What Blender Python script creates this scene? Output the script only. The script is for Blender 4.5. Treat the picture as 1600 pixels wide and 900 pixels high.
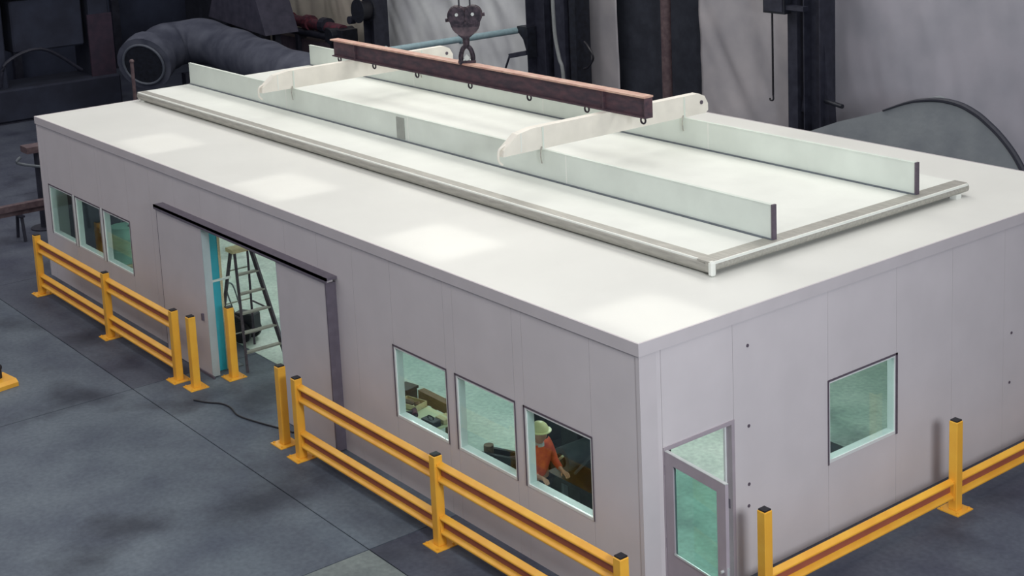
import bpy, bmesh, math, random
from mathutils import Vector, Matrix, noise
random.seed(7)
for o in list(bpy.data.objects): bpy.data.objects.remove(o)
S = bpy.context.scene
COL = S.collection
PI = math.pi

# ------------------------------------------------------------------ camera
CAM_POS = Vector((11.6877, -10.4456, 9.3722))
YAW, PITCH, ROLL, FPX = 0.90659, 0.18212, -0.04188, 2302.57
fwd = Vector((-math.sin(YAW)*math.cos(PITCH), math.cos(YAW)*math.cos(PITCH), -math.sin(PITCH)))
rt = Vector((math.cos(YAW), math.sin(YAW), 0)); up = rt.cross(fwd)
r2 = rt*math.cos(ROLL)+up*math.sin(ROLL); u2 = up*math.cos(ROLL)-rt*math.sin(ROLL)
cd = bpy.data.cameras.new('camera'); cam = bpy.data.objects.new('camera', cd); COL.objects.link(cam)
m = Matrix.Identity(4)
for i in range(3): m[i][0], m[i][1], m[i][2], m[i][3] = r2[i], u2[i], -fwd[i], CAM_POS[i]
cam.matrix_world = m
cd.sensor_width = 36; cd.sensor_fit = 'HORIZONTAL'; cd.lens = FPX/1600*36
cd.shift_x = (800-837.353)/1600; cd.shift_y = (126.76-450)/1600
cd.clip_end = 300
S.camera = cam

# ------------------------------------------------------------------ light
W = bpy.data.worlds.new('hall_air'); S.world = W; W.use_nodes = True
bg = W.node_tree.nodes['Background']
bg.inputs[0].default_value = (0.58, 0.585, 0.68, 1); bg.inputs[1].default_value = 0.34

def area(name, loc, target, sx, sy, power, color, spread=180):
    l = bpy.data.lights.new(name, 'AREA'); l.shape = 'RECTANGLE'; l.size = sx; l.size_y = sy
    l.energy = power; l.color = color; l.spread = math.radians(spread)
    o = bpy.data.objects.new(name, l); COL.objects.link(o); o.location = loc
    o.rotation_euler = (Vector(target)-Vector(loc)).to_track_quat('-Z', 'Y').to_euler()
    return o
WARM = (1.0, 0.97, 0.90); COOL = (0.93, 0.97, 1.0); GREEN = (0.95, 1.0, 0.98)
# high-bay lamps of the hall, above the picture
area('high_bay_lamp_over_corner', (12, -3.4, 8.0), (-1, 3, 1.2), 2.2, 2.2, 1000, COOL)
for x, p in ((-1, 150), (-9, 240), (-17, 330)):
    area('high_bay_lamp_over_roof', (x, 9.5, 12), (x, 4.0, 3.5), 6, 5, p, WARM)
# rows of ceiling strip lamps running along the hall
for y, p in ((-11, 700), (-4, 620), (3, 420), (10, 420)):
    area('ceiling_strip_lamps', (-13, y, 14), (-13, y, 0), 46, 2.5, p*1.22, WARM)
# added narrow-beam lights for the bright patches along the front roof edge
for x in (-14.2, -9.4, -4.9, -0.4):
    area('roof_patch_light', (x, 0.72, 8.0), (x, 0.72, 0), 1.6, 1.15, 1.1, WARM, 6)
# fluorescent lamps under the ceiling of the modular building
for x in (-16.5, -12.5, -8.5, -4.5, -1.5):
    for y in (2.6, 6.4):
        area('fluorescent_lamp', (x, y, 3.2), (x, y, 0), 1.2, 0.3, (44 if y < 4 else 12) if x > -6 else 28, GREEN)
S.view_settings.view_transform = 'Standard'; S.view_settings.look = 'None'
S.view_settings.gamma = 1; S.view_settings.use_curve_mapping = False
S.view_settings.exposure = 0.28

# ------------------------------------------------------------------ materials
def lin(c): return tuple(((v/255)/12.92 if v/255 <= 0.04045 else ((v/255+0.055)/1.055)**2.4) for v in c)
MATS = {}
def mat(name, rgb, rough=0.6, metal=0.0, nscale=6.0, namt=0.08, bump=0.0, bscale=40.0, spec=0.5, rgb2=None, lo=0.35, hi=0.7, stretch=None):
    if name in MATS: return MATS[name]
    M = bpy.data.materials.new(name); M.use_nodes = True; MATS[name] = M
    nt = M.node_tree; B = nt.nodes['Principled BSDF']
    c = lin(rgb); c2 = lin(rgb2) if rgb2 else tuple(v*(1-namt*2) for v in c)
    tc = nt.nodes.new('ShaderNodeTexCoord'); n = nt.nodes.new('ShaderNodeTexNoise')
    n.inputs['Scale'].default_value = nscale; n.inputs['Detail'].default_value = 5
    src = tc.outputs['Object']
    if stretch:
        mp = nt.nodes.new('ShaderNodeMapping'); mp.inputs['Scale'].default_value = stretch
        nt.links.new(src, mp.inputs[0]); src = mp.outputs[0]
    nt.links.new(src, n.inputs['Vector'])
    r = nt.nodes.new('ShaderNodeValToRGB'); e = r.color_ramp.elements
    e[0].position = lo; e[0].color = (*c2, 1); e[1].position = hi; e[1].color = (*c, 1)
    nt.links.new(n.outputs['Fac'], r.inputs[0]); nt.links.new(r.outputs[0], B.inputs['Base Color'])
    B.inputs['Roughness'].default_value = rough; B.inputs['Metallic'].default_value = metal
    B.inputs['Specular IOR Level'].default_value = spec
    if bump:
        n2 = nt.nodes.new('ShaderNodeTexNoise'); n2.inputs['Scale'].default_value = bscale
        bp = nt.nodes.new('ShaderNodeBump'); bp.inputs['Strength'].default_value = bump; bp.inputs['Distance'].default_value = 0.02
        nt.links.new(tc.outputs['Object'], n2.inputs['Vector'])
        nt.links.new(n2.outputs['Fac'], bp.inputs['Height']); nt.links.new(bp.outputs[0], B.inputs['Normal'])
    return M
def glass(name, tint):
    M = bpy.data.materials.new(name); M.use_nodes = True; nt = M.node_tree; nt.nodes.clear()
    o = nt.nodes.new('ShaderNodeOutputMaterial'); mx = nt.nodes.new('ShaderNodeMixShader')
    t = nt.nodes.new('ShaderNodeBsdfTransparent'); t.inputs[0].default_value = (*tint, 1)
    g = nt.nodes.new('ShaderNodeBsdfGlossy'); g.inputs['Roughness'].default_value = 0.03
    lw = nt.nodes.new('ShaderNodeLayerWeight'); pw = nt.nodes.new('ShaderNodeMath'); pw.operation = 'POWER'; pw.inputs[1].default_value = 4.0
    f = nt.nodes.new('ShaderNodeMath'); f.operation = 'MULTIPLY_ADD'; f.inputs[1].default_value = 0.5; f.inputs[2].default_value = 0.035
    nt.links.new(lw.outputs['Facing'], pw.inputs[0]); nt.links.new(pw.outputs[0], f.inputs[0])
    nt.links.new(f.outputs[0], mx.inputs[0]); nt.links.new(t.outputs[0], mx.inputs[1]); nt.links.new(g.outputs[0], mx.inputs[2])
    nt.links.new(mx.outputs[0], o.inputs[0]); return M

WALL = mat('wall_paint', (206, 200, 203), 0.55, nscale=1.5, namt=0.03, bump=0.02, bscale=120)
TRIM = mat('trim_paint', (200, 194, 197), 0.5, nscale=2, namt=0.03)
ROOF = mat('roof_white', (222, 223, 218), 0.42, nscale=0.8, namt=0.025)
LIDW = mat('lid_white', (231, 234, 228), 0.5, nscale=1.2, namt=0.04)
FINW = mat('fin_white', (222, 230, 222), 0.55, nscale=1.5, namt=0.05)
CROSSW = mat('cross_beam_cream', (236, 232, 222), 0.55, nscale=3, namt=0.05)
EDGE = mat('galvanised_edge', (178, 176, 168), 0.45, 0.25, nscale=9, namt=0.12, stretch=(0.4, 3, 3))
INNER = mat('inner_liner', (226, 232, 226), 0.6, nscale=2, namt=0.03)
ALU = mat('window_frame_white', (222, 226, 226), 0.4, nscale=5, namt=0.03)
GASKET = mat('dark_gasket', (96, 86, 98), 0.6, nscale=20, namt=0.1)
DOORP = mat('door_paint', (168, 158, 166), 0.45, nscale=5, namt=0.04)
LEAF = mat('sliding_leaf_paint', (200, 194, 197), 0.5, nscale=2, namt=0.03)
LEAFEDGE = mat('sliding_leaf_edge', (172, 184, 188), 0.5, nscale=4, namt=0.04)
TRACK = mat('track_dark', (104, 97, 110), 0.5, nscale=8, namt=0.1)
YEL = mat('safety_yellow', (242, 184, 66), 0.36, nscale=3, rgb2=(234, 168, 56))
GROOVE = mat('red_brown_groove_shade', (172, 96, 74), 0.5, nscale=5, namt=0.06)  # reddish tone of the rail groove, with its shade put into the colour
CAPB = mat('black_cap', (28, 28, 36), 0.5, nscale=10, namt=0.1)
BROWN = mat('rust_brown_beam', (88, 62, 70), 0.7, nscale=4, rgb2=(58, 46, 58), bump=0.2, bscale=30, stretch=(1, 3, 3))
DARKST = mat('dark_steel', (46, 48, 62), 0.55, nscale=5, rgb2=(30, 32, 46))
BLACKM = mat('black_machine', (34, 38, 50), 0.5, nscale=9, rgb2=(22, 24, 32))
GREYM = mat('grey_machine', (104, 112, 120), 0.5, nscale=7, namt=0.12)
REDB = mat('maroon_paint', (112, 48, 62), 0.6, nscale=8, rgb2=(66, 38, 52))
HOOKM = mat('greasy_iron', (78, 66, 76), 0.5, 0.4, nscale=14, rgb2=(34, 30, 42))
STEELB = mat('bright_steel', (216, 222, 220), 0.35, 0.5, nscale=10, namt=0.05)
ROPEM = mat('wire_rope', (60, 62, 70), 0.6, nscale=40, namt=0.2)
TEAL = mat('teal_plastic', (44, 160, 178), 0.4, nscale=4, namt=0.06)
WOOD = mat('brown_wood', (128, 104, 82), 0.7, nscale=6, rgb2=(96, 78, 66), stretch=(1, 8, 8))
PALEW = mat('pale_wood', (206, 190, 150), 0.7, nscale=6, namt=0.1, stretch=(1, 8, 8))
CREAM = mat('cream_panel', (208, 214, 178), 0.6, nscale=3, namt=0.05)
LADW = mat('ladder_wood_dark', (82, 74, 84), 0.6, nscale=12, rgb2=(56, 50, 62))
LADS = mat('ladder_step', (150, 150, 140), 0.6, nscale=10, namt=0.1)
DUCT = mat('grey_duct', (92, 96, 110), 0.7, nscale=1.6, rgb2=(62, 66, 82), bump=0.3, bscale=4)
TARP = mat('grey_tarpaulin', (138, 144, 148), 0.75, nscale=1.5, rgb2=(122, 128, 134), bump=0.4, bscale=5)
ROPED = mat('dark_edging', (48, 50, 62), 0.6, nscale=20, namt=0.1)
BLUEP = mat('pale_blue_pipe', (150, 176, 184), 0.45, nscale=8, namt=0.1)
CABLEW = mat('pale_cable', (128, 132, 134), 0.6, nscale=10, namt=0.05)
RUSTP = mat('rusty_pipe', (98, 82, 84), 0.7, nscale=9, rgb2=(76, 60, 66))
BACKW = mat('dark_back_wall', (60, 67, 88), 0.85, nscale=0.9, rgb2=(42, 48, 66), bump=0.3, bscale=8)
SKIN = mat('skin', (196, 146, 122), 0.55, nscale=10, namt=0.04)
ORANGE = mat('orange_cloth', (226, 96, 52), 0.8, nscale=12, rgb2=(196, 66, 50))
NAVY = mat('navy_cloth', (44, 46, 62), 0.8, nscale=12, namt=0.1)
HATM = mat('pale_yellow_shell', (232, 226, 168), 0.35, nscale=6, namt=0.03)
GREEND = mat('green_drum', (136, 180, 166), 0.4, nscale=6, namt=0.1)
WHITEP = mat('white_plastic', (232, 234, 230), 0.4, nscale=6, namt=0.03)
def sheet_mat(name, rgb, rgb2, spots=False):
    M = mat(name, rgb, 0.38, nscale=1.1, rgb2=rgb2, lo=0.3, hi=0.65, bump=0.25, bscale=2.2)
    return M
SHA = sheet_mat('sheet_beige', (206, 198, 186), (182, 178, 166))
SHB = sheet_mat('sheet_clear', (224, 227, 228), (204, 206, 210))
SHD = sheet_mat('sheet_grey', (172, 168, 172), (152, 150, 156))
SHE = sheet_mat('sheet_lilac', (166, 164, 174), (152, 152, 162))
GLASS = glass('window_glass', (0.85, 0.93, 0.91))
GLASSD = glass('door_glass', (0.62, 0.80, 0.76))

def concrete(name, rgb, rgb2, seed):
    M = bpy.data.materials.new(name); M.use_nodes = True; nt = M.node_tree; B = nt.nodes['Principled BSDF']
    tc = nt.nodes.new('ShaderNodeTexCoord')
    def nz(scale, detail, off):
        mp = nt.nodes.new('ShaderNodeMapping'); mp.inputs['Location'].default_value = (off, off*1.7, 0)
        n = nt.nodes.new('ShaderNodeTexNoise'); n.inputs['Scale'].default_value = scale; n.inputs['Detail'].default_value = detail
        nt.links.new(tc.outputs['Object'], mp.inputs[0]); nt.links.new(mp.outputs[0], n.inputs['Vector']); return n
    def ramp(n, a, b, ca, cb):
        r = nt.nodes.new('ShaderNodeValToRGB'); e = r.color_ramp.elements
        e[0].position = a; e[1].position = b; e[0].color = (*ca, 1); e[1].color = (*cb, 1)
        nt.links.new(n.outputs['Fac'], r.inputs[0]); return r
    base = ramp(nz(0.9, 8, seed), 0.32, 0.7, lin(rgb2), lin(rgb))
    oil = ramp(nz(0.55, 4, seed+9), 0.30, 0.46, (0.42, 0.42, 0.46), (1, 1, 1))
    fine = ramp(nz(14, 6, seed+3), 0.3, 0.75, (0.78, 0.78, 0.80), (1.08, 1.08, 1.06))
    def mul(a, b):
        x = nt.nodes.new('ShaderNodeMix'); x.data_type = 'RGBA'; x.blend_type = 'MULTIPLY'; x.inputs[0].default_value = 1
        nt.links.new(a, x.inputs[6]); nt.links.new(b, x.inputs[7]); return x.outputs[2]
    out = mul(mul(base.outputs[0], oil.outputs[0]), fine.outputs[0])
    nt.links.new(out, B.inputs['Base Color']); B.inputs['Roughness'].default_value = 0.62
    B.inputs['Specular IOR Level'].default_value = 0.3
    bp = nt.nodes.new('ShaderNodeBump'); bp.inputs['Strength'].default_value = 0.15; bp.inputs['Distance'].default_value = 0.01
    nt.links.new(nz(18, 6, seed).outputs['Fac'], bp.inputs['Height']); nt.links.new(bp.outputs[0], B.inputs['Normal'])
    return M
CONC = [concrete('concrete_%s' % n, a, b, s) for n, a, b, s in (
    ('plain', (104, 114, 124), (80, 88, 102), 0), ('dark', (88, 94, 106), (66, 70, 86), 4.0), ('pale', (130, 140, 138), (104, 112, 116), 8.0))]
GFLOOR = concrete('sealed_floor', (208, 220, 212), (174, 192, 184), 2.0)

# ------------------------------------------------------------------ mesh helpers
class MB:
    def __init__(s): s.bm = bmesh.new()
    def box(s, x0, x1, y0, y1, z0, z1):
        r = bmesh.ops.create_cube(s.bm, size=1)
        for v in r['verts']: v.co = Vector((x0+(v.co.x+.5)*(x1-x0), y0+(v.co.y+.5)*(y1-y0), z0+(v.co.z+.5)*(z1-z0)))
        return s
    def cyl(s, a, b, r, n=16, r2=None, cap=True):
        a, b = Vector(a), Vector(b); d = b-a
        q = d.to_track_quat('Z', 'Y').to_matrix().to_4x4()
        bmesh.ops.create_cone(s.bm, cap_ends=cap, segments=n, radius1=r, radius2=r if r2 is None else r2, depth=d.length,
                              matrix=Matrix.Translation((a+b)/2) @ q)
        return s
    def bar(s, a, b, w, h, upv=(0, 0, 1)):
        a, b = Vector(a), Vector(b); d = (b-a); L = d.length; z = d.normalized()
        x = Vector(upv).cross(z)
        if x.length < 1e-4: x = Vector((1, 0, 0))
        x.normalize(); y = z.cross(x)
        M = Matrix((x, y, z)).transposed().to_4x4(); M.translation = (a+b)/2
        r = bmesh.ops.create_cube(s.bm, size=1)
        for v in r['verts']: v.co = M @ Vector((v.co.x*w, v.co.y*h, v.co.z*L))
        return s
    def ball(s, c, r, sc=(1, 1, 1), u=16, v=10):
        M = Matrix.Translation(c) @ Matrix.Diagonal((*sc, 1))
        bmesh.ops.create_uvsphere(s.bm, u_segments=u, v_segments=v, radius=r, matrix=M); return s
    def prism(s, pts, axis, a, b):
        """closed outline pts (two coords) extruded along axis from a to b"""
        def P(p, t):
            if axis == 'x': return (t, p[0], p[1])
            if axis == 'y': return (p[0], t, p[1])
            return (p[0], p[1], t)
        A = [s.bm.verts.new(P(p, a)) for p in pts]; B = [s.bm.verts.new(P(p, b)) for p in pts]
        n = len(pts)
        for i in range(n): s.bm.faces.new((A[i], A[(i+1) % n], B[(i+1) % n], B[i]))
        s.bm.faces.new(A[::-1]); s.bm.faces.new(B); return s
    def tube(s, pts, rad, n=8, smooth=6, closed=False):
        P = [Vector(p) for p in pts]
        if smooth:
            Q = []
            for i in range(len(P)-1):
                p0 = P[i-1] if i else P[0]; p1 = P[i]; p2 = P[i+1]; p3 = P[i+2] if i+2 < len(P) else P[-1]
                for k in range(smooth):
                    t = k/smooth
                    Q.append(0.5*((2*p1)+(p2-p0)*t+(2*p0-5*p1+4*p2-p3)*t*t+(3*p1-p0-3*p2+p3)*t**3))
            Q.append(P[-1]); P = Q
        rings = []; ref = Vector((0.13, 0.31, 0.94)).normalized()
        for i, p in enumerate(P):
            d = (P[min(i+1, len(P)-1)]-P[max(i-1, 0)]).normalized()
            x = ref.cross(d)
            if x.length < 1e-3: x = Vector((1, 0, 0)).cross(d)
            x.normalize(); y = d.cross(x)
            R = rad(i/(len(P)-1)) if callable(rad) else rad
            rings.append([s.bm.verts.new(p+(x*math.cos(2*PI*k/n)+y*math.sin(2*PI*k/n))*R) for k in range(n)])
        for a, b in zip(rings, rings[1:]):
            for k in range(n): s.bm.faces.new((a[k], a[(k+1) % n], b[(k+1) % n], b[k]))
        if closed is not None:
            s.bm.faces.new(rings[0][::-1]); s.bm.faces.new(rings[-1])
        return s
    def mesh(s, name, m, bevel=0.0, smooth=False):
        if bevel:
            bmesh.ops.bevel(s.bm, geom=[e for e in s.bm.edges], offset=bevel, segments=1, affect='EDGES')
        bmesh.ops.recalc_face_normals(s.bm, faces=s.bm.faces)
        me = bpy.data.meshes.new(name); s.bm.to_mesh(me); s.bm.free(); me.materials.append(m)
        if smooth:
            for p in me.polygons: p.use_smooth = True
            me.set_sharp_from_angle(angle=math.radians(40))
        return me
def link(name, me, parent=None, loc=(0, 0, 0), rz=0.0):
    o = bpy.data.objects.new(name, me); COL.objects.link(o); o.location = loc; o.rotation_euler = (0, 0, rz)
    if parent: o.parent = parent
    return o
def part(name, mb, m, parent=None, bevel=0.0, smooth=False, loc=(0, 0, 0), rz=0.0):
    return link(name, mb.mesh(name, m, bevel, smooth), parent, loc, rz)
def tag(o, label, cat, group=None):
    o['label'] = label; o['category'] = cat
    if group: o['group'] = group
    return o
def thing(name, label, cat, loc=(0, 0, 0), rz=0.0, group=None):
    o = bpy.data.objects.new(name, None); COL.objects.link(o); o.location = loc; o.rotation_euler = (0, 0, rz)
    o.empty_display_size = 0.2
    return tag(o, label, cat, group)
def struct(o): o['kind'] = 'structure'; return o
def box(*a): return MB().box(*a)

# ------------------------------------------------------------------ hall
H, L, WD = 3.466, 18.76, 9.37
WT = 0.10                                    # wall thickness of the modular building
fl = struct(part('floor', box(-60, 30, -40, 30, -0.3, -0.035), CONC[1]))
JX = [-60, -26.3, -18.8, -11.3, -3.8, 3.7, 11.2, 30]; JY = [-40, -24.4, -16.7, -9.05, -1.4, 15.2]
for i in range(len(JX)-1):
    for j in range(len(JY)-1):
        g = 0.008
        if j == 4: k = 1 if i != 3 else 0
        else: k = 2 if (i, j) in ((4, 3), (2, 2)) else 0
        if i == 0: k = 1
        part('floor_slab', box(JX[i]+g, JX[i+1]-g, JY[j]+g, JY[j+1]-g, -0.035, 0.0), CONC[k], fl)
part('floor_covering', box(-L+WT+.01, -WT-.01, 0.95, WD-WT-.01, 0.0, 0.008), GFLOOR, fl)
part('floor_covering', box(-7.6, -WT-.01, WT+.01, 0.95, 0.0, 0.008), GFLOOR, fl)
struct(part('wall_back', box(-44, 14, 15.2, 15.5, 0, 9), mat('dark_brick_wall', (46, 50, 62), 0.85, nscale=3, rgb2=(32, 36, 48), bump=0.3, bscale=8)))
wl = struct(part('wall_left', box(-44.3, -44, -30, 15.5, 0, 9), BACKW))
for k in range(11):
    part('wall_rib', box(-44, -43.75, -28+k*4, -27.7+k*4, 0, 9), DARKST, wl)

# ------------------------------------------------------------------ modular building
bld = thing('modular_building', 'long white-roofed modular building with grey panel walls and green-lit windows', 'building')
FW = [(-5.148, -3.863), (-3.646, -2.360), (-2.165, -0.870)]                      # front windows by the corner
LW = [(-18.377, -17.09), (-16.94, -15.66), (-15.51, -14.226)]                    # front windows at the far end
WZ0, WZ1 = 1.002, 2.061
RW = (3.190, 4.550, 1.003, 2.110)
OPX0, OPX1, OPZ = -11.08, -8.15, 2.66
DY0, DY1, DZ = 0.326, 1.487, 2.12
def cuts(a, b, w):
    n = max(1, round((b-a)/w)); return [(a+(b-a)*i/n, a+(b-a)*(i+1)/n) for i in range(n)]
ZT = H-0.03
front = []                                                                       # (x0, x1, [(z0, z1), ...])
def solid(a, b): front.extend((p, q, [(0, ZT)]) for p, q in cuts(a, b, 1.2))
edges = sorted(LW+FW+[(OPX0, OPX1)])
x = -L
for a, b in edges:
    solid(x, a)
    if (a, b) == (OPX0, OPX1): front.extend((p, q, [(OPZ, ZT)]) for p, q in cuts(a, b, 1.45))
    else: front.append((a, b, [(0, WZ0), (WZ1, ZT)]))
    x = b
solid(x, 0)
g = 0.0025
for a, b, zs in front:
    for z0, z1 in zs: part('wall_panel', box(a+g, b-g, 0, 0.06, z0, z1), WALL, bld)
mb = MB()
for a, b, zs in front:
    for z0, z1 in zs: mb.box(a, b, 0.06, WT, z0, z1)
part('wall_liner', mb, INNER, bld)
right = []
y = 0.0
for a, b, zs in [(DY0, DY1, [(DZ, ZT)]), (RW[0], RW[1], [(0, RW[2]), (RW[3], ZT)])]:
    right.extend((p, q, [(0, ZT)]) for p, q in cuts(y, a, 1.2)); right.append((a, b, zs)); y = b
right.extend((p, q, [(0, ZT)]) for p, q in cuts(y, WD, 1.2))
for a, b, zs in right:
    for z0, z1 in zs: part('wall_panel', box(-0.06, 0, a+g, b-g, z0, z1), WALL, bld)
mb = MB()
for a, b, zs in right:
    for z0, z1 in zs: mb.box(-WT, -0.06, max(a, .06), b, z0, z1)
part('wall_liner', mb, INNER, bld)
for i, (a, b) in enumerate(cuts(-L, 0, 1.2)):
    part('wall_panel', box(a+g, b-g, WD-.06, WD, 0, ZT), WALL, bld)
part('wall_liner', box(-L, 0, WD-WT, WD-.06, 0, ZT), INNER, bld)
for a, b in cuts(0.06, WD-.06, 1.2):
    part('wall_panel', box(-L, -L+.06, a+g, b-g, 0, ZT), WALL, bld)
part('wall_liner', box(-L+.06, -L+WT, .06, WD-.06, 0, ZT), INNER, bld)
part('roof_deck', box(-L, 0, 0, WD, ZT, H), ROOF, bld)
part('ceiling_panel', box(-L+WT, -WT, WT, WD-WT, ZT-0.04, ZT-0.005), INNER, bld)
# edge trims
part('fascia_trim', box(-L, 0, -.025, 0, H-.15, H+.004), TRIM, bld)
part('fascia_trim', box(0, .025, -.025, WD+.02, H-.15, H+.004), TRIM, bld)
part('fascia_trim', box(-L, 0, WD, WD+.025, H-.15, H+.004), TRIM, bld)
part('fascia_trim', box(-L-.025, -L, -.025, WD+.02, H-.15, H+.004), TRIM, bld)
part('corner_trim', box(0, .008, -.008, .25, 0, H-.15), TRIM, bld)
part('corner_trim', box(-.05, 0, -.008, 0, 0, H-.15), TRIM, bld)
part('corner_trim', box(-L-.008, -L+.06, -.008, 0, 0, H-.15), TRIM, bld)
for yy, zz in ((1.74, 2.98), (1.74, 1.96), (1.73, 1.21), (1.72, .93), (7.15, 1.73), (7.12, .99)):
    part('screw_head', MB().cyl((0, yy, zz), (.008, yy, zz), .022, 8), GASKET, bld)

def window_front(a, b):
    w = part('window_frame', MB().box(a, a+.035, -.004, WT+.02, WZ0, WZ1).box(b-.03, b, -.004, WT+.02, WZ0, WZ1)
             .box(a+.035, b-.03, -.004, WT+.03, WZ0, WZ0+.035).box(a+.035, b-.03, -.004, WT+.02, WZ1-.03, WZ1), ALU, bld)
    part('gasket', MB().box(a-.018, a+.004, -.010, -.0045, WZ0, WZ1+.018).box(a-.018, b+.01, -.010, -.0045, WZ1-.006, WZ1+.018)
         .box(b-.006, b+.01, -.010, -.0045, WZ0, WZ1), GASKET, w)
    part('pane', box(a+.036, b-.031, .012, .018, WZ0+.036, WZ1-.031), GLASS, w)
for a, b in LW+FW: window_front(a, b)
for (a0, b0), (a1, b1) in zip(LW, LW[1:]):
    part('mullion', box(b0+.002, a1-.002, -.006, .0, WZ0, WZ1), ALU, bld)
y0, y1, z0, z1 = RW
w = part('window_frame', MB().box(-WT-.02, .004, y0, y0+.03, z0, z1).box(-WT-.02, .004, y1-.035, y1, z0, z1)
         .box(-WT-.03, .004, y0+.03, y1-.035, z0, z0+.04).box(-WT-.02, .004, y0+.03, y1-.035, z1-.03, z1), ALU, bld)
part('gasket', MB().box(.0045, .012, y1-.02, y1+.02, z0-.01, z1+.02).box(.0045, .012, y0-.015, y1+.02, z1-.006, z1+.02)
     .box(.0045, .012, y0-.015, y0+.008, z0-.02, z1), GASKET, w)
part('pane', box(-.018, -.012, y0+.031, y1-.036, z0+.041, z1-.031), GLASS, w)

# sliding double door hung outside the front wall
part('door_track', MB().box(-12.62, -6.6, -.19, 0, 2.705, 2.745).box(-12.62, -6.6, -.19, -.17, 2.665, 2.745), TRACK, bld)
def leaf(a, b, edge_at):
    l = part('sliding_leaf', box(a, b, -.165, -.03, .015, 2.68), LEAF, bld)
    e = (b-.004, b+.004) if edge_at == 'b' else (a-.004, a+.004)
    part('leaf_edge', box(e[0], e[1], -.167, -.028, .015, 2.67), LEAFEDGE, l)
    return l
l1 = leaf(-12.55, -10.78, 'b'); part('edge_seal', box(-12.57, -12.55, -.165, -.03, .015, 2.65), TRACK, l1)
part('bottom_guide', box(-11.3, -10.70, -.19, -.167, .005, .05), TRACK, l1)
part('pull_handle', box(-10.98, -10.93, -.20, -.165, 1.0, 1.12), TRACK, l1)
l2 = leaf(-8.17, -6.68, 'a'); part('edge_seal', box(-6.68, -6.65, -.17, -.0, .015, 2.65), TRACK, l2)
part('jamb_post', box(OPX0-.02, OPX0+.012, -.02, WT-.02, 0, OPZ), LEAFEDGE, bld)
part('jamb_post', box(OPX1-.024, OPX1+.02, -.02, WT+.04, 0, OPZ), LEAFEDGE, bld)
part('lintel', box(OPX0+.024, OPX1-.024, -.02, WT+.02, OPZ-.04, OPZ), TRACK, bld)

# hinged glazed door standing open in the end wall
fr = part('door_frame', MB().box(-WT-.02, .012, DY0, DY0+.05, 0, DZ).box(-WT-.02, .012, DY1-.05, DY1, 0, DZ)
          .box(-WT-.02, .012, DY0+.05, DY1-.05, DZ-.05, DZ), DOORP, bld)
part('door_stop', box(-WT-.01, -WT+.02, DY1-.075, DY1-.05, 0, DZ-.05), ALU, fr)
part('strike_plate', box(-.07, -.03, DY1-.056, DY1-.0495, .98, 1.1), TRACK, fr)
dl = part('door_leaf', MB().box(0, .15, -.022, .022, .01, 2.08).box(.93, 1.08, -.022, .022, .01, 2.08)
          .box(.15, .93, -.022, .022, 1.95, 2.08).box(.15, .93, -.022, .022, .01, .86), DOORP, bld, loc=(.02, DY0+.03, 0), rz=math.radians(-6))
part('pane', box(.15, .93, -.004, .004, .86, 1.95), GLASSD, dl)
part('glazing_bead', MB().box(.15, .93, -.03, -.022, .86, .885).box(.15, .93, -.012, -.004, .86, .875), STEELB, dl)
part('door_head_cap', box(0, 1.08, -.023, .023, 2.08, 2.088), STEELB, dl)
part('latch', MB().box(1.078, 1.085, -.012, .012, .98, 1.10).cyl((1.02, -.06, 1.04), (1.02, .06, 1.04), .018, 10), STEELB, dl)
for z in (.3, .95, 1.85):
    part('hinge', MB().cyl((-.012, -.012, z-.06), (-.012, -.012, z+.06), .014, 8), TRACK, dl)

# ------------------------------------------------------------------ lift-off roof lid and lifting gear
SX0, SX1, SY0, SY1, HS = -18.67, -1.075, 2.246, 7.598, 0.19
lid = thing('roof_lid', 'large raised white roof lid with two long upright fins and cream cross beams', 'roof lid', (SX0, SY0, H))
def lidp(name, mb, m, par=lid, bevel=0, smooth=False):
    o = part(name, mb, m, par, bevel, smooth)
    if par is lid: o.location = (-SX0, -SY0, -H)
    return o
T = H+HS
lidp('lid_plate', box(SX0, SX1, SY0, SY1, T-.06, T), LIDW)
lidp('lid_curb', box(SX0+.25, SX1-.16, SY0+.16, SY1-.10, H, T-.06), EDGE)
# rounded front edge and broad end edge
def bullnose(c0, s, ztop, r=.088, inner=.14):
    pts = [(c0+inner*s, ztop+.004), (c0, ztop+.004)]
    for k in range(1, 13):
        a = k/12*PI
        pts.append((c0-s*r*.8*math.sin(a), ztop+.004-r*(1-math.cos(a))))
    pts += [(c0+.05*s, ztop-2*r+.01), (c0+.05*s, ztop-.02), (c0+inner*s, ztop-.02)]
    return pts
lidp('edge_trim', MB().prism(bullnose(SY0+.05, 1, T), 'x', SX0, SX1-.03), EDGE, smooth=True)
lidp('edge_trim', MB().prism(bullnose(SX1-.05, -1, T+.003, .07, .2), 'y', SY0-.02, SY1+.02), EDGE, smooth=True)
lidp('corner_cap', MB().box(SX1-.06, SX1+.022, SY0-.026, SY0+.06, H+.004, T+.008), LIDW, bevel=.02)
lidp('corner_block', MB().box(SX1-.12, SX1-.0, SY1-.28, SY1-.16, H+.0, H+.07), LIDW)
lidp('corner_block', MB().box(SX0+.1, SX0+.25, SY0+.02, SY0+.2, H, T-.06), LIDW)
FT = T+0.482
def fin(yc, x0, x1):
    f = lidp('fin', MB().box(x0, x1, yc-.02, yc+.02, T, FT-.012).box(x0, x1, yc-.03, yc+.03, FT-.012, FT), FINW)
    part('end_plate', box(x1-.02, x1+.012, yc-.035, yc+.035, T+.005, FT+.004), GASKET, f)
    part('base_angle', box(x0, x1, yc-.05, yc+.05, T, T+.02), GREYM, f)
    for xx in (x0+4.4, x0+8.8, x0+13.2):
        part('seam_strip', box(xx-.012, xx+.012, yc-.0225, yc+.0225, T+.02, FT-.012), LIDW, f)
    return f
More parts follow.
